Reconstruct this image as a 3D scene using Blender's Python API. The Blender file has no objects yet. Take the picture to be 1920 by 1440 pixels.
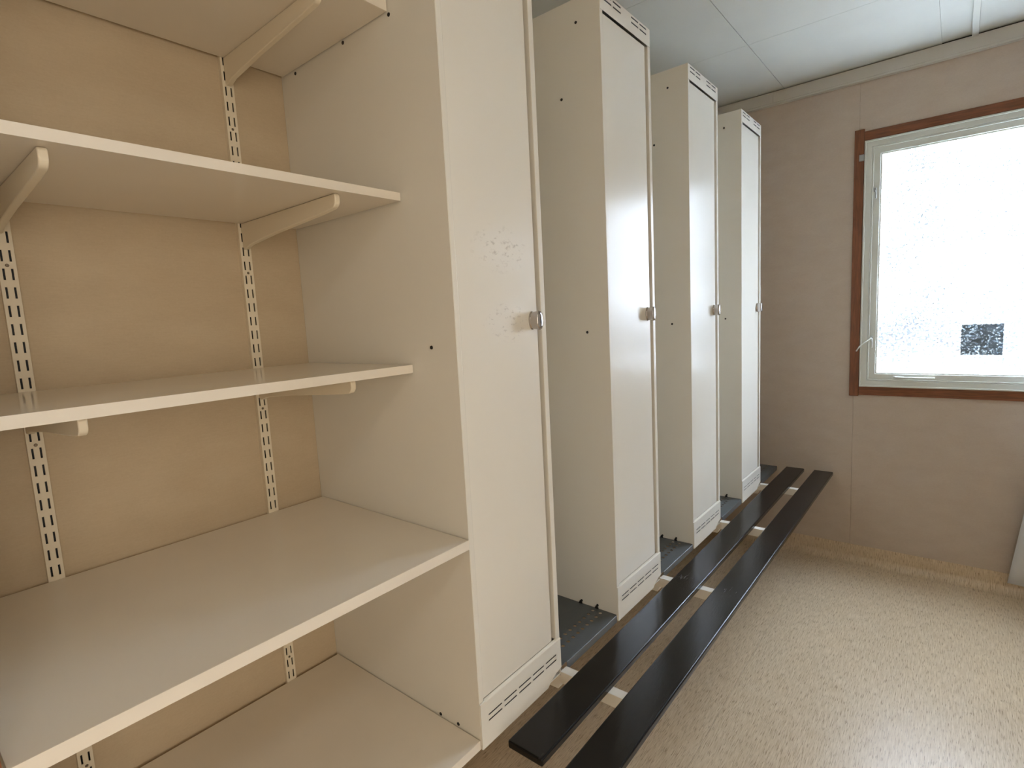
import bpy, bmesh, math
from mathutils import Vector, Matrix
S = bpy.context.scene
COL = S.collection

# ---------------------------------------------------------------- camera
F_PX = 1016.80
yaw, pitch, roll = math.radians(39.5876), math.radians(-6.8295), math.radians(-2.9561)
fwd = Vector((-math.sin(yaw) * math.cos(pitch), math.cos(yaw) * math.cos(pitch), math.sin(pitch)))
rt = fwd.cross(Vector((0, 0, 1))).normalized(); up = rt.cross(fwd)
c, s = math.cos(roll), math.sin(roll)
R_, U_ = c * rt + s * up, -s * rt + c * up
cd = bpy.data.cameras.new('camera'); cam = bpy.data.objects.new('camera', cd); COL.objects.link(cam)
M = Matrix((R_, U_, -fwd)).transposed().to_4x4(); M.translation = Vector((0.7539, -0.7485, 1.3514))
cam.matrix_world = M
cd.sensor_fit = 'HORIZONTAL'; cd.sensor_width = 36; cd.lens = F_PX / 1920 * 36; cd.clip_start = .02
S.camera = cam

# ---------------------------------------------------------------- sky, lights, exposure
# overcast sky: zenith three times the horizon, as an overcast sky is
w = bpy.data.worlds.new('overcast_sky'); S.world = w; w.use_nodes = True
nt = w.node_tree; nt.nodes.clear()
tc = nt.nodes.new('ShaderNodeTexCoord'); sp = nt.nodes.new('ShaderNodeSeparateXYZ')
mr = nt.nodes.new('ShaderNodeMapRange'); bg = nt.nodes.new('ShaderNodeBackground'); out = nt.nodes.new('ShaderNodeOutputWorld')
nt.links.new(tc.outputs['Generated'], sp.inputs[0]); nt.links.new(sp.outputs['Z'], mr.inputs['Value'])
mr.inputs['From Min'].default_value = 0; mr.inputs['From Max'].default_value = 1
mr.inputs['To Min'].default_value = 1.0; mr.inputs['To Max'].default_value = 3.0
bg.inputs['Color'].default_value = (0.81, 0.89, 1.0, 1)
mm = nt.nodes.new('ShaderNodeMath'); mm.operation = 'MULTIPLY'; mm.inputs[1].default_value = 29
nt.links.new(mr.outputs[0], mm.inputs[0]); nt.links.new(mm.outputs[0], bg.inputs['Strength']); nt.links.new(bg.outputs[0], out.inputs[0])

def area(name, loc, rot, sx, sy, power, color, portal=False):
    l = bpy.data.lights.new(name, 'AREA'); l.shape = 'RECTANGLE'; l.size = sx; l.size_y = sy; l.energy = power; l.color = color
    if portal: l.cycles.is_portal = True
    o = bpy.data.objects.new(name, l); COL.objects.link(o); o.location = loc; o.rotation_euler = rot
    return o
YW = 2.4516
XB = -0.5436
XR = 2.05          # right wall
YN = -2.3          # wall behind the camera
ZC = 2.4495
area('window_portal', (.985, YW + .16, 1.507), (math.radians(-90), 0, 0), 1.2, 1.16, 1, (1, 1, 1), True)
area('corridor_fill', (XR + .9, -1.2, 1.35), (0, math.radians(90), 0), 1.9, 1.4, 29, (1.0, .925, .81))  # unseen fill light, added to brighten the near half of the room
LX, LY = 1.35, -1.2
area('ceiling_fill', (LX, LY, ZC-.055), (0, 0, 0), .28, 1.2, 4, (1.0, .95, .87))  # weak overhead fill, added out of view
S.view_settings.view_transform = 'Standard'; S.view_settings.look = 'None'
S.view_settings.gamma = 1; S.view_settings.use_curve_mapping = False
S.view_settings.exposure = 0.55
S.cycles.diffuse_bounces = 8; S.cycles.max_bounces = 14

# ---------------------------------------------------------------- helpers
def link(o, parent=None):
    COL.objects.link(o)
    if parent is not None: o.parent = parent
    return o
def mesh_obj(name, bm, mat, parent=None, smooth=False, bevel=0, seg=2):
    bmesh.ops.recalc_face_normals(bm, faces=bm.faces)
    me = bpy.data.meshes.new(name); bm.to_mesh(me); bm.free()
    if mat: me.materials.append(mat)
    if smooth:
        for p in me.polygons: p.use_smooth = True
    o = bpy.data.objects.new(name, me); link(o, parent)
    if bevel:
        b = o.modifiers.new('bevel', 'BEVEL'); b.width = bevel; b.segments = seg; b.limit_method = 'ANGLE'
        b.harden_normals = True
        for p in me.polygons: p.use_smooth = True
    return o
def empty(name, loc=(0, 0, 0), rz=0):
    o = bpy.data.objects.new(name, None); o.empty_display_size = .05; COL.objects.link(o); o.location = loc; o.rotation_euler.z = rz
    return o
def tag(o, label, cat, group=None):
    o['label'] = label; o['category'] = cat
    if group: o['group'] = group
    return o
def struct(o): o['kind'] = 'structure'; return o
def addbox(bm, x0, x1, y0, y1, z0, z1):
    vs = [bm.verts.new(p) for p in ((x0,y0,z0),(x1,y0,z0),(x1,y1,z0),(x0,y1,z0),(x0,y0,z1),(x1,y0,z1),(x1,y1,z1),(x0,y1,z1))]
    for f in ((0,3,2,1),(4,5,6,7),(0,1,5,4),(1,2,6,5),(2,3,7,6),(3,0,4,7)): bm.faces.new([vs[i] for i in f])
def box(name, b, mat, parent=None, bevel=0, seg=2):
    bm = bmesh.new(); addbox(bm, *b); return mesh_obj(name, bm, mat, parent, bevel=bevel, seg=seg)
def boxes(name, bs, mat, parent=None, bevel=0):
    bm = bmesh.new()
    for b in bs: addbox(bm, *b)
    return mesh_obj(name, bm, mat, parent, bevel=bevel)
def prism(bm, pts, to3, t0, t1):
    """pts: closed outline; to3(a, b, t) -> point; extrude from t0 to t1"""
    A = [bm.verts.new(to3(a, b, t0)) for a, b in pts]; B = [bm.verts.new(to3(a, b, t1)) for a, b in pts]
    bm.faces.new(A); bm.faces.new(B[::-1]); n = len(A)
    for i in range(n): bm.faces.new([A[i], A[(i+1) % n], B[(i+1) % n], B[i]])
def holed(bm, a0, a1, b0, b1, rects, rounds, to3, t0, t1, n=12):
    """plate a0..a1 x b0..b1 between t0 and t1 with rectangular holes and round holes (ca, cb, r)"""
    cells = [(r[0], r[1], r[2], r[3], None) for r in rects] + [(x-r*1.25, x+r*1.25, y-r*1.25, y+r*1.25, (x, y, r)) for x, y, r in rounds]
    rnd = lambda v: round(v, 6)
    As = sorted({rnd(a0), rnd(a1)} | {rnd(v) for cc in cells for v in cc[:2]})
    Bs = sorted({rnd(b0), rnd(b1)} | {rnd(v) for cc in cells for v in cc[2:4]})
    vc = {}
    def v(a, b, t):
        k = (rnd(a), rnd(b), t)
        if k not in vc: vc[k] = bm.verts.new(to3(a, b, t))
        return vc[k]
    inside = lambda a, b: next((cc for cc in cells if cc[0] < a < cc[1] and cc[2] < b < cc[3]), None)
    solid = {}
    for i in range(len(As)-1):
        for j in range(len(Bs)-1):
            h = inside((As[i]+As[i+1])/2, (Bs[j]+Bs[j+1])/2); solid[i, j] = h is None
            if h is None:
                for t in (t0, t1):
                    bm.faces.new([v(As[i], Bs[j], t), v(As[i+1], Bs[j], t), v(As[i+1], Bs[j+1], t), v(As[i], Bs[j+1], t)])
    def wall(a, b, c_, d): 
        try: bm.faces.new([v(a, b, t0), v(c_, d, t0), v(c_, d, t1), v(a, b, t1)])
        except ValueError: pass
    rd = lambda i, j: 0 <= i < len(As)-1 and 0 <= j < len(Bs)-1
    def empty_rect(i, j):
        if not rd(i, j): return True
        h = inside((As[i]+As[i+1])/2, (Bs[j]+Bs[j+1])/2)
        return h is not None and h[4] is None
    for (i, j), ok in solid.items():
        if not ok: continue
        if empty_rect(i-1, j): wall(As[i], Bs[j], As[i], Bs[j+1])
        if empty_rect(i+1, j): wall(As[i+1], Bs[j], As[i+1], Bs[j+1])
        if empty_rect(i, j-1): wall(As[i], Bs[j], As[i+1], Bs[j])
        if empty_rect(i, j+1): wall(As[i], Bs[j+1], As[i+1], Bs[j+1])
    for cc in cells:
        if cc[4] is None: continue
        x, y, r = cc[4]; sq = []; ci = []
        for k in range(n):
            an = 2*math.pi*k/n + math.pi/4; ca, sa = math.cos(an), math.sin(an); m = max(abs(ca), abs(sa))
            sq.append((x + ca/m*r*1.25, y + sa/m*r*1.25)); ci.append((x+ca*r, y+sa*r))
        for t in (t0, t1):
            for k in range(n):
                k2 = (k+1) % n; bm.faces.new([v(*sq[k], t), v(*sq[k2], t), v(*ci[k2], t), v(*ci[k], t)])
        for k in range(n): wall(*ci[k], *ci[(k+1) % n])
def cyl(bm, p, axis, r0, r1, h, n=16):
    """closed cone/cylinder from p along axis 'x'/'y'/'z'"""
    ax = 'xyz'.index(axis); o1, o2 = [(1, 2), (2, 0), (0, 1)][ax]; A = []; B = []
    for k in range(n):
        an = 2*math.pi*k/n
        for L, r, hh in ((A, r0, 0), (B, r1, h)):
            q = list(p); q[ax] += hh; q[o1] += r*math.cos(an); q[o2] += r*math.sin(an); L.append(bm.verts.new(q))
    bm.faces.new(A[::-1]); bm.faces.new(B)
    for k in range(n): bm.faces.new([A[k], A[(k+1) % n], B[(k+1) % n], B[k]])

# ---------------------------------------------------------------- materials
def srgb(r, g, b):
    f = lambda v: (v/255/12.92) if v/255 <= .04045 else ((v/255+.055)/1.055)**2.4
    return (f(r), f(g), f(b), 1)
def mat(name, col, rough=.5, metal=0, spec=.5, var=0, vscale=8, bump=0, bscale=300, stretch=(1, 1, 1), rvar=0, coat=0):
    m = bpy.data.materials.new(name); m.use_nodes = True; n = m.node_tree; b = n.nodes['Principled BSDF']
    b.inputs['Base Color'].default_value = col; b.inputs['Roughness'].default_value = rough
    b.inputs['Metallic'].default_value = metal; b.inputs['Specular IOR Level'].default_value = spec
    if coat: b.inputs['Coat Weight'].default_value = coat; b.inputs['Coat Roughness'].default_value = .1
    t = n.nodes.new('ShaderNodeTexCoord'); mp = n.nodes.new('ShaderNodeMapping'); mp.inputs['Scale'].default_value = stretch
    n.links.new(t.outputs['Object'], mp.inputs['Vector']); m['map'] = mp.name
    if var or rvar:
        no = n.nodes.new('ShaderNodeTexNoise'); no.inputs['Scale'].default_value = vscale; no.inputs['Detail'].default_value = 4
        n.links.new(mp.outputs[0], no.inputs['Vector'])
        if var:
            mx = n.nodes.new('ShaderNodeMix'); mx.data_type = 'RGBA'
            mx.inputs[6].default_value = tuple(max(0, c_*(1-var)) for c_ in col[:3]) + (1,)
            mx.inputs[7].default_value = tuple(min(1, c_*(1+var)) for c_ in col[:3]) + (1,)
            r = n.nodes.new('ShaderNodeMapRange'); r.inputs['From Min'].default_value = .3; r.inputs['From Max'].default_value = .7
            n.links.new(no.outputs['Fac'], r.inputs['Value']); n.links.new(r.outputs[0], mx.inputs[0]); n.links.new(mx.outputs[2], b.inputs['Base Color'])
        if rvar:
            r2 = n.nodes.new('ShaderNodeMapRange'); r2.inputs['To Min'].default_value = rough-rvar; r2.inputs['To Max'].default_value = rough+rvar
            n.links.new(no.outputs['Fac'], r2.inputs['Value']); n.links.new(r2.outputs[0], b.inputs['Roughness'])
    if bump:
        nb = n.nodes.new('ShaderNodeTexNoise'); nb.inputs['Scale'].default_value = bscale; nb.inputs['Detail'].default_value = 2
        bp = n.nodes.new('ShaderNodeBump'); bp.inputs['Strength'].default_value = bump; bp.inputs['Distance'].default_value = .001
        n.links.new(mp.outputs[0], nb.inputs['Vector']); n.links.new(nb.outputs['Fac'], bp.inputs['Height']); n.links.new(bp.outputs[0], b.inputs['Normal'])
    return m

M_LOCK = mat('cream_painted_steel', srgb(226, 222, 211), .24, spec=.22, var=.02, vscale=3, bump=.06, bscale=160)
M_ARM = mat('white_painted_tube', srgb(238, 234, 224), .35, bump=.05)
M_SHELF = mat('cream_melamine', srgb(228, 220, 206), .16, var=.02, vscale=5, bump=.03, bscale=220)
M_RAIL = mat('cream_lacquered_rail', srgb(226, 214, 190), .4, bump=.05)
M_TRAY = mat('grey_steel_tray', srgb(84, 89, 92), .4, var=.06, vscale=14, bump=.05)
M_HOLLOW = mat('hollow_shade_black', srgb(16, 15, 15), .5)  # black colour standing in for the shade inside slots and holes
M_CHROME = mat('chrome', srgb(190, 186, 184), .08, metal=1)
M_SCREW = mat('zinc_screw', srgb(120, 108, 92), .4, metal=.7)
M_CEIL = mat('ceiling_board', srgb(212, 213, 206), .6, var=.02, vscale=6, bump=.1, bscale=90)
M_CORN = mat('cornice_paint', srgb(205, 201, 192), .45, var=.02)
M_DARK = mat('dark_gap', srgb(40, 40, 42), .8)
M_WFRAME = mat('window_white_paint', srgb(214, 216, 208), .35, bump=.04)
M_CURT = mat('white_cloth', srgb(214, 216, 218), .85, bump=.4, bscale=500)
M_PLAIN = mat('plain_wall', srgb(222, 214, 202), .7)

def wood(name, c0, c1, stretch):
    m = mat(name, c0, .42, bump=.15, bscale=40, stretch=stretch); n = m.node_tree; b = n.nodes['Principled BSDF']
    no = n.nodes.new('ShaderNodeTexNoise'); no.inputs['Scale'].default_value = 22; no.inputs['Detail'].default_value = 6; no.inputs['Distortion'].default_value = .8
    cr = n.nodes.new('ShaderNodeValToRGB'); cr.color_ramp.elements[0].color = c1; cr.color_ramp.elements[1].color = c0
    cr.color_ramp.elements[0].position = .35; cr.color_ramp.elements[1].position = .65
    n.links.new(n.nodes[m['map']].outputs[0], no.inputs['Vector']); n.links.new(no.outputs['Fac'], cr.inputs[0]); n.links.new(cr.outputs[0], b.inputs['Base Color'])
    return m
M_WOODV = wood('brown_stained_wood_upright', srgb(136, 82, 49), srgb(110, 65, 38), (6, 6, .5))
M_WOODH = wood('brown_stained_wood_across', srgb(136, 82, 49), srgb(110, 65, 38), (.5, 6, 6))

def wallpaper(name, col, dark):
    # vinyl wallpaper: faint warm blotches, fine horizontal fibre, speckle
    m = mat(name, col, .62, bump=0); n = m.node_tree; b = n.nodes['Principled BSDF']; mp = n.nodes[m['map']]
    def noise(scale, det, st):
        q = n.nodes.new('ShaderNodeMapping'); q.inputs['Scale'].default_value = st; n.links.new(mp.outputs[0], q.inputs['Vector'])
        o = n.nodes.new('ShaderNodeTexNoise'); o.inputs['Scale'].default_value = scale; o.inputs['Detail'].default_value = det
        n.links.new(q.outputs[0], o.inputs['Vector']); return o
    a = noise(9, 5, (1, 1, 2.2)); f = noise(60, 3, (1, 1, 7)); g = noise(260, 2, (1, 1, 1))
    def math_(op, x, y):
        k = n.nodes.new('ShaderNodeMath'); k.operation = op
        for i, z in enumerate((x, y)):
            if hasattr(z, 'outputs'): n.links.new(z.outputs[0], k.inputs[i])
            else: k.inputs[i].default_value = z
        return k
    t = math_('ADD', math_('MULTIPLY', a, .45), math_('ADD', math_('MULTIPLY', f, .3), math_('MULTIPLY', g, .25)))
    r = n.nodes.new('ShaderNodeMapRange'); r.inputs['From Min'].default_value = .36; r.inputs['From Max'].default_value = .62
    n.links.new(t.outputs[0], r.inputs['Value'])
    mx = n.nodes.new('ShaderNodeMix'); mx.data_type = 'RGBA'; mx.inputs[6].default_value = dark; mx.inputs[7].default_value = col
    n.links.new(r.outputs[0], mx.inputs[0]); n.links.new(mx.outputs[2], b.inputs['Base Color'])
    bp = n.nodes.new('ShaderNodeBump'); bp.inputs['Strength'].default_value = .12; bp.inputs['Distance'].default_value = .001
    n.links.new(t.outputs[0], bp.inputs['Height']); n.links.new(bp.outputs[0], b.inputs['Normal'])
    return m
M_WALL = wallpaper('beige_vinyl_wallpaper', srgb(200, 186, 171), srgb(192, 176, 160))
M_BACK = wallpaper('tan_vinyl_wallpaper', srgb(195, 177, 148), srgb(187, 168, 139))

def vinyl():
    m = mat('speckled_vinyl_floor', srgb(196, 178, 150), .32); n = m.node_tree; b = n.nodes['Principled BSDF']; mp = n.nodes[m['map']]
    def noise(scale, det, st):
        q = n.nodes.new('ShaderNodeMapping'); q.inputs['Scale'].default_value = st; n.links.new(mp.outputs[0], q.inputs['Vector'])
        o = n.nodes.new('ShaderNodeTexNoise'); o.inputs['Scale'].default_value = scale; o.inputs['Detail'].default_value = det
        n.links.new(q.outputs[0], o.inputs['Vector']); return o
    fine = noise(420, 3, (1, .07, .1)); long_ = noise(300, 4, (1, .06, .1)); blot = noise(4, 3, (1, .5, 1))
    def ramp(src, p0, c0, p1, c1):
        cr = n.nodes.new('ShaderNodeValToRGB'); e = cr.color_ramp.elements; e[0].position = p0; e[0].color = c0; e[1].position = p1; e[1].color = c1
        n.links.new(src.outputs['Fac'], cr.inputs[0]); return cr
    base = ramp(long_, .34, srgb(203, 181, 149), .66, srgb(226, 208, 180))
    spk = ramp(fine, .34, srgb(172, 153, 130), .43, srgb(255, 255, 255))
    lite = ramp(fine, .56, srgb(0, 0, 0), .72, srgb(40, 38, 34))
    m1 = n.nodes.new('ShaderNodeMix'); m1.data_type = 'RGBA'; m1.blend_type = 'MULTIPLY'; m1.inputs[0].default_value = .75
    n.links.new(base.outputs[0], m1.inputs[6]); n.links.new(spk.outputs[0], m1.inputs[7])
    m2 = n.nodes.new('ShaderNodeMix'); m2.data_type = 'RGBA'; m2.blend_type = 'ADD'; m2.inputs[0].default_value = .8
    n.links.new(m1.outputs[2], m2.inputs[6]); n.links.new(lite.outputs[0], m2.inputs[7])
    bl = ramp(blot, .3, (.93, .93, .93, 1), .7, (1, 1, 1, 1))
    m3 = n.nodes.new('ShaderNodeMix'); m3.data_type = 'RGBA'; m3.blend_type = 'MULTIPLY'; m3.inputs[0].default_value = 1
    n.links.new(m2.outputs[2], m3.inputs[6]); n.links.new(bl.outputs[0], m3.inputs[7]); n.links.new(m3.outputs[2], b.inputs['Base Color'])
    bp = n.nodes.new('ShaderNodeBump'); bp.inputs['Strength'].default_value = .25; bp.inputs['Distance'].default_value = .0006
    n.links.new(fine.outputs['Fac'], bp.inputs['Height']); n.links.new(bp.outputs[0], b.inputs['Normal'])
    return m
M_FLOOR = vinyl()

def slat_mat():
    m = mat('black_lacquered_wood', srgb(24, 24, 27), .3, spec=.36, bump=.1, bscale=60, stretch=(6, .5, 6)); n = m.node_tree; b = n.nodes['Principled BSDF']
    # worn scratches and pinpricks showing grey
    t = n.nodes[m['map']]; tc = n.nodes.new('ShaderNodeTexCoord')
    q = n.nodes.new('ShaderNodeMapping'); q.inputs['Scale'].default_value = (60, 8, 60); q.inputs['Rotation'].default_value = (0, 0, .25)
    n.links.new(tc.outputs['Object'], q.inputs['Vector'])
    no = n.nodes.new('ShaderNodeTexNoise'); no.inputs['Scale'].default_value = 3; no.inputs['Detail'].default_value = 5
    n.links.new(q.outputs[0], no.inputs['Vector'])
    big = n.nodes.new('ShaderNodeTexNoise'); big.inputs['Scale'].default_value = 5; n.links.new(tc.outputs['Object'], big.inputs['Vector'])
    mu = n.nodes.new('ShaderNodeMath'); mu.operation = 'MULTIPLY'; n.links.new(no.outputs['Fac'], mu.inputs[0]); n.links.new(big.outputs['Fac'], mu.inputs[1])
    cr = n.nodes.new('ShaderNodeValToRGB'); e = cr.color_ramp.elements; e[0].position = .42; e[0].color = srgb(9, 9, 11); e[1].position = .50; e[1].color = srgb(80, 80, 84)
    n.links.new(mu.outputs[0], cr.inputs[0]); n.links.new(cr.outputs[0], b.inputs['Base Color'])
    r = n.nodes.new('ShaderNodeMapRange'); r.inputs['To Min'].default_value = .12; r.inputs['To Max'].default_value = .30
    n.links.new(big.outputs['Fac'], r.inputs['Value']); n.links.new(r.outputs[0], b.inputs['Roughness'])
    return m
M_SLAT = slat_mat()

def scuffed_door():
    # same paint, with rubbed glue/tape residue in two patches above and beside the knob
    m = mat('scuffed_cream_paint', srgb(226, 221, 209), .30, bump=.06, bscale=160); n = m.node_tree; b = n.nodes['Principled BSDF']
    tc = n.nodes.new('ShaderNodeTexCoord'); sp = n.nodes.new('ShaderNodeSeparateXYZ'); n.links.new(tc.outputs['Object'], sp.inputs[0])
    def M_(op, x, y=None, z=None):
        k = n.nodes.new('ShaderNodeMath'); k.operation = op
        for i, v in enumerate((x, y, z)):
            if v is None: continue
            if hasattr(v, 'default_value'): n.links.new(v, k.inputs[i])
            else: k.inputs[i].default_value = v
        return k.outputs[0]
    def blob(cy, cz, ry, rz):
        dy = M_('DIVIDE', M_('SUBTRACT', sp.outputs['Y'], cy), ry); dz = M_('DIVIDE', M_('SUBTRACT', sp.outputs['Z'], cz), rz)
        d = M_('SQRT', M_('ADD', M_('MULTIPLY', dy, dy), M_('MULTIPLY', dz, dz)))
        r = n.nodes.new('ShaderNodeMapRange'); r.inputs['From Min'].default_value = 1; r.inputs['From Max'].default_value = .6
        n.links.new(d, r.inputs['Value']); return r.outputs[0]
    zo = .4419
    mask = M_('MAXIMUM', blob(.155, 1.50-zo, .10, .055), blob(.165, 1.345-zo, .085, .05))
    no = n.nodes.new('ShaderNodeTexNoise'); no.inputs['Scale'].default_value = 80; no.inputs['Detail'].default_value = 7; no.inputs['Roughness'].default_value = .7
    q = n.nodes.new('ShaderNodeMapping'); q.inputs['Scale'].default_value = (1, .7, 1.5); n.links.new(tc.outputs['Object'], q.inputs['Vector']); n.links.new(q.outputs[0], no.inputs['Vector'])
    r = n.nodes.new('ShaderNodeMapRange'); r.inputs['From Min'].default_value = .55; r.inputs['From Max'].default_value = .66; n.links.new(no.outputs['Fac'], r.inputs['Value'])
    f = M_('MULTIPLY', r.outputs[0], mask)
    mx = n.nodes.new('ShaderNodeMix'); mx.data_type = 'RGBA'; mx.inputs[6].default_value = srgb(226, 221, 209); mx.inputs[7].default_value = srgb(186, 178, 164)
    n.links.new(M_('MULTIPLY', f, .8), mx.inputs[0]); n.links.new(mx.outputs[2], b.inputs['Base Color'])
    n.links.new(M_('ADD', .30, M_('MULTIPLY', mask, .12)), b.inputs['Roughness'])
    bp = n.nodes.new('ShaderNodeBump'); bp.inputs['Strength'].default_value = .5; bp.inputs['Distance'].default_value = .0008
    n.links.new(M_('MULTIPLY', no.outputs['Fac'], mask), bp.inputs['Height']); n.links.new(bp.outputs[0], b.inputs['Normal'])
    return m
M_SCUFF = scuffed_door()

def frosted():
    m = bpy.data.materials.new('hammered_frosted_glass'); m.use_nodes = True; n = m.node_tree; n.nodes.clear()
    o = n.nodes.new('ShaderNodeOutputMaterial'); tc = n.nodes.new('ShaderNodeTexCoord')
    no = n.nodes.new('ShaderNodeTexNoise'); no.inputs['Scale'].default_value = 75; no.inputs['Detail'].default_value = 3; n.links.new(tc.outputs['Object'], no.inputs['Vector'])
    bp = n.nodes.new('ShaderNodeBump'); bp.inputs['Strength'].default_value = .8; bp.inputs['Distance'].default_value = .004; n.links.new(no.outputs['Fac'], bp.inputs['Height'])
    tr = n.nodes.new('ShaderNodeBsdfTransparent'); tr.inputs[0].default_value = (.97, .985, 1, 1)
    tl = n.nodes.new('ShaderNodeBsdfTranslucent'); tl.inputs[0].default_value = (.62, .66, .70, 1)
    gl = n.nodes.new('ShaderNodeBsdfGlossy'); gl.inputs['Roughness'].default_value = .15
    for x in (tl, gl): n.links.new(bp.outputs[0], x.inputs['Normal'])
    r = n.nodes.new('ShaderNodeMapRange'); r.inputs['From Min'].default_value = .35; r.inputs['From Max'].default_value = .65; r.inputs['To Min'].default_value = .05; r.inputs['To Max'].default_value = .45
    n.links.new(no.outputs['Fac'], r.inputs['Value'])
    a = n.nodes.new('ShaderNodeMixShader'); n.links.new(r.outputs[0], a.inputs[0]); n.links.new(tr.outputs[0], a.inputs[1]); n.links.new(tl.outputs[0], a.inputs[2])
    bigm = n.nodes.new('ShaderNodeTexNoise'); bigm.inputs['Scale'].default_value = 2.2; n.links.new(tc.outputs['Object'], bigm.inputs['Vector'])
    no2 = n.nodes.new('ShaderNodeTexNoise'); no2.inputs['Scale'].default_value = 120; no2.inputs['Detail'].default_value = 2; n.links.new(tc.outputs['Object'], no2.inputs['Vector'])
    ad = n.nodes.new('ShaderNodeMath'); ad.operation = 'MULTIPLY_ADD'; ad.inputs[1].default_value = .35; n.links.new(bigm.outputs['Fac'], ad.inputs[0]); n.links.new(no2.outputs['Fac'], ad.inputs[2])
    rr = n.nodes.new('ShaderNodeMapRange'); rr.inputs['From Min'].default_value = .60; rr.inputs['From Max'].default_value = .74; rr.inputs['To Max'].default_value = .945
    n.links.new(ad.outputs[0], rr.inputs['Value'])
    dk = n.nodes.new('ShaderNodeBsdfDiffuse'); dk.inputs[0].default_value = (.75, .82, .9, 1)
    a0 = a; a = n.nodes.new('ShaderNodeMixShader'); n.links.new(rr.outputs[0], a.inputs[0]); n.links.new(a0.outputs[0], a.inputs[1]); n.links.new(dk.outputs[0], a.inputs[2])
    b = n.nodes.new('ShaderNodeMixShader'); b.inputs[0].default_value = .05; n.links.new(a.outputs[0], b.inputs[1]); n.links.new(gl.outputs[0], b.inputs[2])
    n.links.new(b.outputs[0], o.inputs[0]); return m
M_GLASS = frosted()
def film():
    m = bpy.data.materials.new('dirty_clear_film'); m.use_nodes = True; n = m.node_tree; n.nodes.clear()
    o = n.nodes.new('ShaderNodeOutputMaterial'); tc = n.nodes.new('ShaderNodeTexCoord')
    no = n.nodes.new('ShaderNodeTexNoise'); no.inputs['Scale'].default_value = 9; no.inputs['Detail'].default_value = 3; n.links.new(tc.outputs['Object'], no.inputs['Vector'])
    cr = n.nodes.new('ShaderNodeValToRGB'); e = cr.color_ramp.elements; e[0].position = .35; e[0].color = (.20, .21, .215, 1); e[1].position = .62; e[1].color = (.38, .40, .405, 1)
    n.links.new(no.outputs['Fac'], cr.inputs[0])
    vo = n.nodes.new('ShaderNodeTexVoronoi'); vo.inputs['Scale'].default_value = 55; n.links.new(tc.outputs['Object'], vo.inputs['Vector'])
    sr = n.nodes.new('ShaderNodeMapRange'); sr.inputs['From Min'].default_value = .10; sr.inputs['From Max'].default_value = .22; n.links.new(vo.outputs['Distance'], sr.inputs['Value'])
    mx = n.nodes.new('ShaderNodeMix'); mx.data_type = 'RGBA'; mx.blend_type = 'MULTIPLY'; mx.inputs[0].default_value = .7
    n.links.new(cr.outputs[0], mx.inputs[6]); n.links.new(sr.outputs[0], mx.inputs[7])
    tr = n.nodes.new('ShaderNodeBsdfTransparent'); n.links.new(mx.outputs[2], tr.inputs[0])
    df = n.nodes.new('ShaderNodeBsdfDiffuse'); df.inputs[0].default_value = (.4, .45, .47, 1)
    a = n.nodes.new('ShaderNodeMixShader'); a.inputs[0].default_value = .3; n.links.new(tr.outputs[0], a.inputs[1]); n.links.new(df.outputs[0], a.inputs[2])
    n.links.new(a.outputs[0], o.inputs[0]); return m
M_FILM = film()

# ---------------------------------------------------------------- the room
WX0, WX1, WZ0, WZ1 = .378, 1.592, .926, 2.106          # window opening
fb = struct(box('floor', (XB-.1, XR+.1, YN-.1, YW+.15, -.06, -.003), M_DARK))
box('vinyl_sheet', (XB-.1, .1774, YN-.1, YW+.15, -.0029, 0), M_FLOOR, fb)
box('vinyl_sheet', (.1782, XR+.1, YN-.1, YW+.15, -.0029, 0), M_FLOOR, fb)
# left wall with one wallboard sheet in view behind the shelves
struct(box('wall_left', (XB-.12, XB, YN-.1, YW+.15, 0, ZC+.05), M_BACK))
bm = bmesh.new(); holed(bm, XB-.1, XR+.1, 0, ZC+.05, [(WX0, WX1, WZ0, WZ1)], [], lambda a, b, t: (a, t, b), YW+.006, YW+.14)
wf = struct(mesh_obj('wall_far', bm, M_DARK))
SEAM = .3535
for a0, a1, rects in ((XB+.001, SEAM-.0004, []), (SEAM+.0004, 1.5525, [(WX0, 1.5525+.01, WZ0, WZ1)]), (1.5541, XR-.001, [])):
    bm = bmesh.new()
    if rects:
        for b in ((a0, WX0, 0, ZC), (WX0, a1, 0, WZ0), (WX0, a1, WZ1, ZC)): addbox(bm, b[0], b[1], YW, YW+.0059, b[2], b[3])
    elif a0 > 1.5:
        for b in ((a0, WX1, 0, WZ0), (a0, WX1, WZ1, ZC), (WX1, a1, 0, ZC)): addbox(bm, b[0], b[1], YW, YW+.0059, b[2], b[3])
    else: addbox(bm, a0, a1, YW, YW+.0059, 0, ZC)
    mesh_obj('wallboard_panel', bm, M_WALL, wf)
bm = bmesh.new(); holed(bm, YN-.1, YW+.15, 0, ZC+.05, [(-1.75, -.65, .0, 2.1)], [], lambda a, b, t: (t, a, b), XR, XR+.12)
struct(mesh_obj('wall_right', bm, M_PLAIN))
# unseen doorway box, added to hold the fill light and shut out sky
struct(boxes('wall_fill_box', [(XR+1.3, XR+1.4, -2.4, .1, 0, 2.5), (XR+.12, XR+1.3, -2.4, -2.3, 0, 2.5), (XR+.12, XR+1.3, 0, .1, 0, 2.5), (XR+.12, XR+1.4, -2.4, .1, 2.5, 2.6), (XR+.12, XR+1.4, -2.4, .1, -.06, 0)], M_PLAIN))
struct(box('wall_near', (XB-.1, XR+.1, YN-.12, YN, 0, ZC+.05), M_PLAIN))
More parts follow.
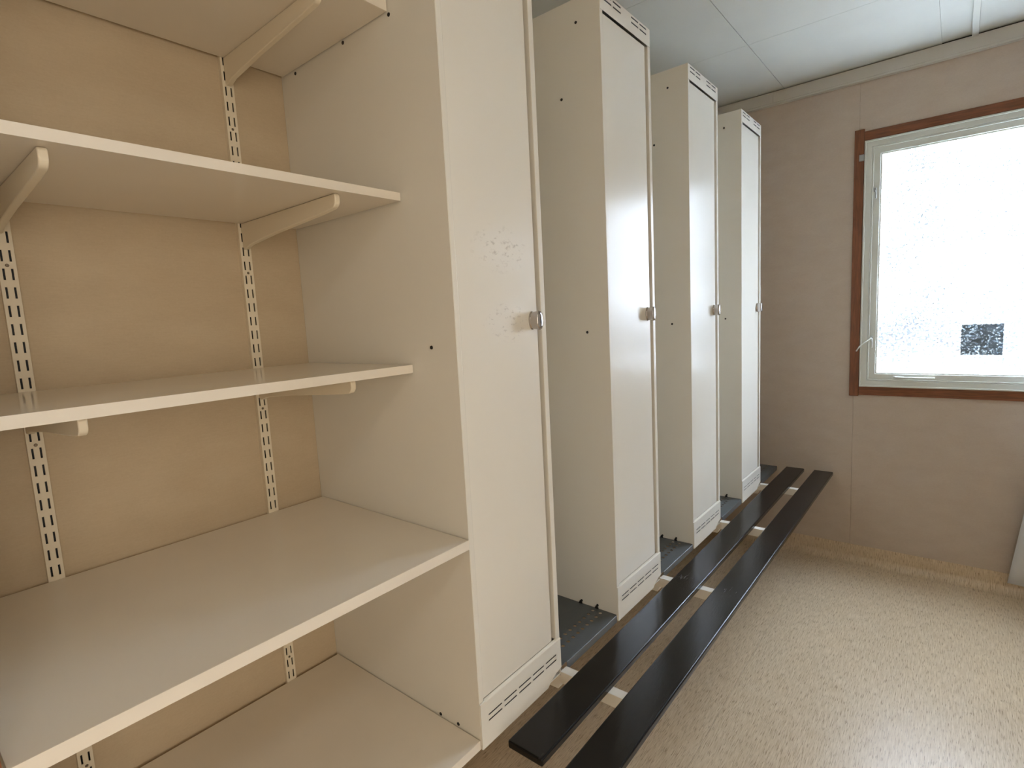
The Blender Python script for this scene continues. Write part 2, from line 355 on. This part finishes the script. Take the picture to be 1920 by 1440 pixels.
# short return wall that closes the shelf niche, with a brown door casing on its end
struct(box('wall_return', (XB, -.022, -.80, -.7025, 0, ZC), M_PLAIN))
dt = box('trim_1', (-.022, 0.0, -.79, -.7015, 0, 2.12), M_WOODV, bevel=.002); struct(dt)

# ceiling of square boards with hairline joints
ce = struct(box('ceiling', (XB-.1, XR+.1, YN-.1, YW+.15, ZC+.008, ZC+.06), mat('ceiling_backing', srgb(120, 120, 118), .8)))
ys = [YN, -1.912, -1.2905, -.669, -.0475, .574, 1.1955, 1.817, YW-.003]
for i in range(len(ys)-1):
    for x0, x1, dz in ((XB, .0213, 0), (.0227, .6555, 0), (.777, 1.409, .003), (1.4105, XR, .003)):
        box('ceiling_board', (x0+.0005, x1-.0005, ys[i]+.0007, ys[i+1]-.0007, ZC+dz, ZC+.008), M_CEIL, ce)
box('filler_strip', (.6555, .7545, YN, YW-.003, ZC+.004, ZC+.008), M_CEIL, ce)
box('batten', (.7545, .7765, YN, YW-.0195, ZC-.012, ZC+.008), M_CEIL, ce, bevel=.001)
# cornice strip under the ceiling along the far wall
bm = bmesh.new()
prism(bm, [(YW-.0002, ZC-.0055), (YW-.019, ZC-.0055), (YW-.019, 2.391), (YW-.023, 2.388), (YW-.023, 2.380), (YW-.0002, 2.378)], lambda a, b, t: (t, a, b), XB+.001, -.030)
c1 = struct(mesh_obj('trim_2', bm, M_CORN))
bm = bmesh.new()
prism(bm, [(YW-.0002, ZC-.0055), (YW-.019, ZC-.0055), (YW-.019, 2.391), (YW-.023, 2.388), (YW-.023, 2.380), (YW-.0002, 2.378)], lambda a, b, t: (t, a, b), -.0292, XR-.001)
mesh_obj('cornice_length', bm, M_CORN, c1)
# coved vinyl skirting in two lengths, joint at x = .178
def cove(x0, x1):
    R = .035; pts = [(YW-.0001, .09), (YW-.003, .09), (YW-.003, R)]
    for k in range(1, 9):
        a = math.pi/2*k/8; pts.append((YW-.003-R+R*math.cos(a), R-R*math.sin(a)+.001))
    pts += [(YW-.003-R, .0002), (YW-.0001, .0002)]
    bm = bmesh.new(); prism(bm, pts, lambda a, b, t: (t, a, b), x0, x1); return bm
sk = struct(mesh_obj('baseboard_far', cove(XB+.001, .1774), M_FLOOR))
mesh_obj('skirting_length', cove(.1782, XR-.001), M_FLOOR, sk)

# ground outside, added to cut the light from below the horizon
struct(box('ground', (-14, 16, YW+.16, 26, -.75, -.70), mat('pale_ground', srgb(150, 148, 142), .9, var=.1, vscale=3)))

# ---------------------------------------------------------------- far window
win = struct(empty('window_1', (0, YW, 0)))
def L(b): return (b[0], b[1], b[2]-YW, b[3]-YW, b[4], b[5])
def wbox(name, b, m, par=win, bevel=0): return box(name, L(b), m, par, bevel=bevel)
ip = YW
wbox('casing_board', (.336, .3765, ip-.016, ip-.0003, .878, 2.162), M_WOODV, bevel=.0015)
wbox('casing_board', (1.5935, 1.634, ip-.016, ip-.0003, .878, 2.162), M_WOODV, bevel=.0015)
wbox('casing_board', (.3768, 1.593, ip-.012, ip-.0003, 2.1085, 2.151), M_WOODH, bevel=.0015)
wbox('casing_board', (.3768, 1.593, ip-.012, ip-.0003, .883, .926), M_WOODH, bevel=.0015)
def ring(name, x0, x1, z0, z1, wd, y0, y1, m, par=win, bev=.0015):
    bm = bmesh.new(); holed(bm, x0, x1, z0, z1, [(x0+wd, x1-wd, z0+wd, z1-wd)], [], lambda a, b, t: (a, t-YW, b), y0, y1)
    return mesh_obj(name, bm, m, par, bevel=bev)
fr = ring('frame', .3785, 1.5915, .9265, 2.1055, .030, ip-.010, ip+.09, M_WFRAME)
ring('frame_bead', .3785, 1.5915, .9265, 2.1055, .007, ip-.020, ip-.0102, M_WFRAME, fr, .001)
sa = ring('sash', .4095, 1.5605, .9575, 2.0745, .032, ip+.004, ip+.06, M_WFRAME, bev=.002)
ring('sash_lip', .4095, 1.5605, .9575, 2.0745, .006, ip-.008, ip+.0038, M_WFRAME, sa, .001)
ring('glazing_bead', .4415, 1.5285, .9895, 2.0425, .006, ip+.012, ip+.03, M_WFRAME, sa, .001)
pane = wbox('frosted_pane', (.443, 1.527, ip+.030, ip+.034, .991, 2.041), M_GLASS); pane['label'] = 'hammered frosted glass pane'
# espagnolette fittings on the left sash stile
def tube(name, pts, r, m, par, n=8):
    bm = bmesh.new(); rings = []
    P_ = [Vector(p) for p in pts]
    for i, p in enumerate(P_):
        d = (P_[min(i+1, len(P_)-1)]-P_[max(i-1, 0)]).normalized(); a = d.orthogonal().normalized(); b = d.cross(a)
        rings.append([bm.verts.new(p+a*r*math.cos(2*math.pi*k/n)+b*r*math.sin(2*math.pi*k/n)) for k in range(n)])
    for i in range(len(rings)-1):
        best = min(range(n), key=lambda sft: sum((rings[i][k].co-rings[i+1][(k+sft) % n].co).length for k in range(n)))
        rings[i+1] = rings[i+1][best:]+rings[i+1][:best]
        for k in range(n): bm.faces.new([rings[i][k], rings[i][(k+1) % n], rings[i+1][(k+1) % n], rings[i+1][k]])
    bm.faces.new(rings[0][::-1]); bm.faces.new(rings[-1])
    return mesh_obj(name, bm, m, par, smooth=True)
M_STEEL = mat('window_zinc', srgb(176, 178, 178), .3, metal=.8)
h1 = wbox('latch', (.418, .428, ip-.004, ip+.004, 1.865, 1.885), M_STEEL, bevel=.002); h1['label'] = 'small grey metal latch on the left sash rail'
tube('latch_arm', [(.424, -.006, 1.872), (.427, -.012, 1.858), (.4275, -.012, 1.834)], .0028, M_STEEL, h1)
h2 = wbox('latch', (.420, .430, ip-.004, ip+.004, 1.160, 1.176), M_STEEL, bevel=.002)
tube('latch_arm', [(.425, -.006, 1.168), (.4, -.028, 1.148), (.379, -.04, 1.128), (.367, -.046, 1.105)], .003, M_WFRAME, h2)
tube('latch_arm', [(.426, -.007, 1.165), (.4275, -.014, 1.15), (.427, -.014, 1.122)], .003, M_WFRAME, h2)
wbox('hinge_plate', (.357, .3775, ip-.024, ip-.016, 2.015, 2.045), M_STEEL, bevel=.002)
hs = wbox('stay_base', (.515, .560, ip-.003, ip+.004, .966, .980), M_WFRAME, bevel=.002)
tube('stay_arm', [(.525, -.009, .975), (.56, -.011, .9735), (.64, -.011, .9735), (.678, -.011, .9745)], .0042, M_WFRAME, hs)
pt = box('window_film_patch', (.765, .910, -.0012, 0, 0, .139), M_FILM); pt.location = (0, ip+.0298, 1.0815)
tag(pt, 'small square grey dirty see-through patch on the frosted window pane', 'patch')

# made-up housing for the overhead fill, above and behind the camera
fl = empty('ceiling_fill_fixture', (LX, LY, ZC)); tag(fl, 'added flat white ceiling fill lamp behind the camera', 'lamp')
boxes('fill_housing', [(-.16, .16, -.62, .62, -.03, -.0002), (-.16, -.15, -.62, .62, -.05, -.03), (.15, .16, -.62, .62, -.05, -.03)], M_WFRAME, fl, bevel=.002)

# ---------------------------------------------------------------- lockers
ZB, ZT, PIT, W, D = .4419, 2.1965, .6014, .30, -XB
def yz(x0, x1): return lambda a, b, t: (t, a, b)
def make_locker(label, scuffed=False):
    t = empty('locker', (0, 0, ZB)); H = ZT-ZB
    # carcass: sides, top, bottom, back and the two stiles of the face frame
    d0, d1 = .546-ZB, 2.146-ZB
    bm = bmesh.new(); th = .002
    for b in ((-D+.001, -.0005, 0, th, .002, H), (-D+.001, -.0005, W-th, W, .002, H), (-D+.001, -.001, th, W-th, H-th, H), (-D+.001, -.001, th, W-th, .004, .006),
              (-D+.001, -D+.003, th, W-th, .006, H-th)): addbox(bm, *b)
    mesh_obj('body', bm, M_LOCK, t)
    bm = bmesh.new()
    addbox(bm, -.0295, 0, .0003, .0146, d0, d1); addbox(bm, -.0295, 0, .2835, W-.0003, d0, d1)
    mesh_obj('stile', bm, M_LOCK, t, bevel=.002)
    bm = bmesh.new()
    r = []
    for g0 in (.0195, .0725, .1790, .2320):
        for z in (2.1725, 2.1865): r.append((g0, g0+.045, z-ZB, z-ZB+.0048))
    holed(bm, .0003, W-.0003, d1, H-.0003, r, [], lambda a, b, tt: (tt, a, b), -.0009, 0)
    mesh_obj('top_vent_panel', bm, M_LOCK, t)
    box('rebate', (-.032, -.030, .012, .290, d0-.002, d1+.002), M_LOCK, t)
    door = box('door', (-.0135, -.0045, .0172, .2725, d0+.0012, d1-.0035), M_SCUFF if scuffed else M_LOCK, t, bevel=.0018)
    if scuffed: door['label'] = 'scuffed door with rubbed residue marks'
    # slightly proud kick panel with five pairs of slots and a cut right corner
    bm = bmesh.new(); r = []
    for k in range(5):
        a = .024+k*.0527
        for z in (.4945, .5075): r.append((a, a+.0445, z-ZB, z-ZB+.0038))
    holed(bm, .0005, W-.0005, .0235, d0-.006, r, [], lambda a, b, tt: (tt, a, b), .0017, .0025)
    addbox(bm, -.0015, .0017, .0005, .004, .0235, d0-.006); addbox(bm, -.0015, .0017, W-.004, W-.0005, .0235, d0-.006)
    prism(bm, [(.0005, .0235), (.0005, 0), (.2405, 0), (.256, .012), (.2765, .0195), (.290, .0215), (W-.0005, .0235)], lambda a, b, tt: (tt, a, b), -.0015, .0025)
    prism(bm, [(.0025, d0-.006), (.0025, d0-.003), (.0012, d0-.0012), (-.0044, d0+.0011), (-.0044, d0-.006)], lambda a, b, tt: (a, tt, b), .0172, W-.0005)
    addbox(bm, -.002, .0025, .0005, .0172, d0-.006, d0-.0003)
    mesh_obj('kick_panel', bm, M_LOCK, t)
    box('vent_shade', (-.0002, .0012, .005, W-.005, .03, d0-.012), M_HOLLOW, t)  # black plates paint in the darkness behind the vent slots
    box('vent_shade', (-.0028, -.0014, .004, W-.004, d1+.004, H-.004), M_HOLLOW, t)
    # chrome turn knob: oval barrel with a domed face
    bm = bmesh.new(); n = 24; prof = [(-.0045, .98), (-.002, .98), (-.0012, .90), (.003, .90), (.012, .97), (.0185, 1.0), (.0203, .93), (.0214, .6)]; rings = []
    for x, k in prof: rings.append([bm.verts.new((x, .2515+.0118*k*math.cos(2*math.pi*i/n), 1.3455-ZB+.0218*k*math.sin(2*math.pi*i/n))) for i in range(n)])
    for a, b in zip(rings, rings[1:]):
        for i in range(n): bm.faces.new([a[i], a[(i+1) % n], b[(i+1) % n], b[i]])
    bm.faces.new(rings[0][::-1]); bm.faces.new(rings[-1])
    kn = mesh_obj('knob', bm, M_CHROME, t, smooth=True); kn['label'] = 'oval chrome turn knob'
    box('knob_slot', (.0208, .0216, .2505, .2525, 1.338-ZB, 1.353-ZB), M_HOLLOW, kn)
    # black discs standing in for the dark of the side's fixing holes
    for x, z in ((-.125, .4690), (-.0685, .4705), (-.0715, 1.3022), (-.1290, 1.9535), (-.0742, 2.1360), (-.2840, 1.9545), (-.4789, 1.9525)):
        bm = bmesh.new(); cyl(bm, (x, -.0012, z-ZB), 'y', .0036, .0040, .0013, 12); q = mesh_obj('hole_shade_disc', bm, M_HOLLOW, t)
    tag(t, label, 'locker', 'narrow steel lockers along the left wall'); return t
labs = ['tall cream steel locker with scuffed door beside the wall shelves',
        'tall cream steel locker with glossy door, second from the shelves',
        'tall cream steel locker, third from the shelves and next to last before the window wall',
        'tall cream steel locker farthest from the shelves, nearest the window wall']
lk = []
for k in range(4):
    if k < 2: t = make_locker(labs[k], k == 0)
    else:
        t = lk[1].copy(); COL.objects.link(t); t['label'] = labs[k]
        for ch in lk[1].children:
            d = ch.copy(); COL.objects.link(d); d.parent = t
            for g in ch.children: e = g.copy(); COL.objects.link(e); e.parent = d
    t.location = (0, k*PIT, ZB); lk.append(t)
    if k < 2: bpy.context.view_layer.update()

# perforated grey trays between the lockers
ZS = .4610
tl = ['perforated grey steel shoe tray between the scuffed locker and the second locker',
      'perforated grey steel shoe tray between the second and third lockers',
      'perforated grey steel shoe tray between the third and farthest lockers',
      'dark shoe tray in the corner between the farthest locker and the window wall']
for k in range(4):
    y0 = k*PIT+W+.0012; wd = PIT-W-.0024 if k < 3 else YW-y0-.004
    t = empty('shoe_tray', (0, y0, ZS)); tag(t, tl[k], 'shelf', 'grey shoe trays between lockers')
    rounds = [(x, .0305+.025*j, .0056) for x in (-.048, -.074) for j in range(int((wd-.04)/.025)+1)]
    bm = bmesh.new(); holed(bm, -D+.002, -.004, 0, wd, [], rounds, lambda a, b, tt: (a, b, tt), -.0015, 0)
    mesh_obj('perforated_sheet', bm, M_TRAY, t)
    bm = bmesh.new()
    prism(bm, [(-.0042, -.0015), (-.0042, .0004), (-.0014, .0004), (-.0002, -.0008), (-.0002, -.0205), (-.0016, -.0205), (-.0016, -.0015)], lambda a, b, tt: (a, tt, b), .0285, wd-.004)
    mesh_obj('front_lip', bm, M_TRAY, t)
    if k < 3:
        for x in (-.127, -.070):
            bm = bmesh.new(); prism(bm, [(x-.006, 0), (x-.0025, .009), (x+.0025, .009), (x+.006, 0)], lambda a, b, tt: (a, tt, b), wd-.004, wd-.0004)
            mesh_obj('hole_shade_wedge', bm, M_HOLLOW, t)  # black wedges stand in for dark holes in the locker side

# ---------------------------------------------------------------- bench: two black slats on four wall arms
bn = empty('bench', (0, .03, 0)); tag(bn, 'long slatted bench with two black boards on white arms along the lockers', 'bench')
for x0, x1 in ((.0471, .1374), (.1835, .2736)):
    box('slat', (x0, x1, 0, YW-.03-.012, .4498, .4682), M_SLAT, bn, bevel=.0045, seg=4)
for k in range(4):
    y = k*PIT+.3012-.03
    bm = bmesh.new()
    prism(bm, [(XB+.001, .398), (-.012, .398), (-.004, .4175), (.222, .4175), (.222, .4497), (-.0035, .4497), (-.0035, .4385), (XB+.001, .4385)], lambda a, b, tt: (a, tt, b), y, y+.0275)
    mesh_obj('arm', bm, M_ARM, bn, bevel=.0012)

# ---------------------------------------------------------------- wall shelving
SH = [('top', 1.9595, .0205, -.1315), ('second', 1.6007, .0160, -.1315), ('third', 1.2494, .0172, -.1315), ('deep', .8915, .0200, .0025), ('low', .4445, .0200, -.0008)]
shl = ['cream shelf board at the very top, seen from below', 'cream shelf board second from top, seen from below',
       'narrow glossy cream shelf board in the middle of the wall shelving', 'deep cream shelf board with pale light along its front, second from bottom',
       'deep cream shelf board at the bottom beside the scuffed locker']
for (nm, z, th, xf), lb in zip(SH, shl):
    o = empty('shelf_board', (XB+.0125, -.35, z)); tag(o, lb, 'shelf', 'cream shelf boards on wall rails')
    bm = bmesh.new(); addbox(bm, 0, xf-.001-XB-.0125, -.3485, .3475, 0, th); mesh_obj('board', bm, M_SHELF, o, bevel=.0006)
    box('edge_strip', (xf-.0009-XB-.0125, xf-XB-.0125, -.3485, .3475, 0, th), M_SHELF, o)
# slotted uprights
RAILS = [(-.1370, 'slotted cream shelf rail nearer the lockers'), (-.5555, 'slotted cream shelf rail at the left edge of the photo')]
for ry, lb in RAILS:
    t = empty('shelf_rail', (XB, ry, .10)); tag(t, lb, 'rail', 'slotted wall rails behind the shelves')
    hw = .0122; z0 = .10; top = 2.40
    rects = []; k = -27
    z = 1.5375
    zs = [1.5375+.032*i for i in range(-43, 27)]
    zs = [q for q in zs if z0+.015 < q < top-.015]
    for q in zs:
        for s_ in (-1, 1): rects.append((s_*.0058-.0016, s_*.0058+.0016, q-.0098-z0, q+.0098-z0))
    bm = bmesh.new(); holed(bm, -hw, hw, 0, top-z0, rects, [], lambda a, b, tt: (tt, a, b), .0104, .012)
    addbox(bm, .0002, .0104, -hw, -hw+.0015, 0, top-z0); addbox(bm, .0002, .0104, hw-.0015, hw, 0, top-z0)
    mesh_obj('rail_channel', bm, M_RAIL, t)
    box('channel_shade', (.0002, .0012, -hw+.0016, hw-.0016, 0, top-z0), M_HOLLOW, t)  # black strip paints in the shadow seen through the rail slots
    for i in range(-4, 3):
        q = 1.489+.32*i
        if z0 < q < top:
            bm = bmesh.new(); cyl(bm, (.0121, 0, q-z0), 'x', .0030, .0022, .0012, 8); mesh_obj('screw', bm, M_SCREW, t)
# brackets: tapered sheet arms with rounded tips
bn_l = ['right', 'left']
for si, (nm, z, th, xf) in enumerate(SH):
    for ri, (ry, _) in enumerate(RAILS):
        rk = .006 if ri == 0 else -.004
        t = empty('shelf_bracket', (XB+.0125, ry+(0 if ri == 0 else -.005), z))
        ln = (xf-XB-.0125) - (.019 if ri == 0 else .026) if si < 3 else .47
        hr = .050
        prof = [(0, -.0005), (0, -.058), (.010, -.058), (.032, -.0515), (.15*ln/.38, -.0410), (ln*.86, -.0305)]
        for k in range(7):
            a = -math.pi/2+math.pi/2*k/6; prof.append((ln-.016+.016*math.cos(a), -.0125+.0145*math.sin(a)))
        prof += [(ln, -.004), (ln-.003, -.0005)]
        bm = bmesh.new(); prism(bm, prof, lambda a, b, tt: (a, tt, b), -.0058, .0058)
        mesh_obj('bracket_arm', bm, M_RAIL, t, bevel=.0022, seg=3)
        where = ['top', 'second', 'middle', 'second lowest', 'lowest'][si]
        tag(t, f'cream bracket arm under the {where} shelf board, on the {"rail nearer the lockers" if ri == 0 else "rail at the left edge"}', 'bracket', 'cream shelf brackets')

# ---------------------------------------------------------------- curtain at the right edge
bm = bmesh.new(); nx, nz = 28, 24; grid = []
for j in range(nz+1):
    f = j/nz; z = .072+f*(2.30-.072); row = []
    xl = .9635+.10*min(1, f*2.2)*1.0 + .05*f; xr = 1.60
    for i in range(nx+1):
        u = i/nx; x = xl+(xr-xl)*u; y = 2.385-.06*u*(1-f)+.010*math.sin(u*28)*(.4+.6*u)
        row.append(bm.verts.new((x-1.25, y-2.36, z-.02*u*(1-f)-.05)))
    grid.append(row)
for j in range(nz):
    for i in range(nx): bm.faces.new([grid[j][i], grid[j][i+1], grid[j+1][i+1], grid[j+1][i]])
cu = empty('curtain', (1.25, 2.36, .05)); tag(cu, 'white cloth curtain hanging at the right edge beside the window', 'curtain')
o = mesh_obj('curtain_cloth', bm, M_CURT, cu, smooth=True); sd = o.modifiers.new('s', 'SOLIDIFY'); sd.thickness = .0015
bm = bmesh.new(); cyl(bm, (-.28, .025, 2.262), 'x', .008, .008, .66, 12); mesh_obj('curtain_rod', bm, M_CHROME, cu, smooth=True)
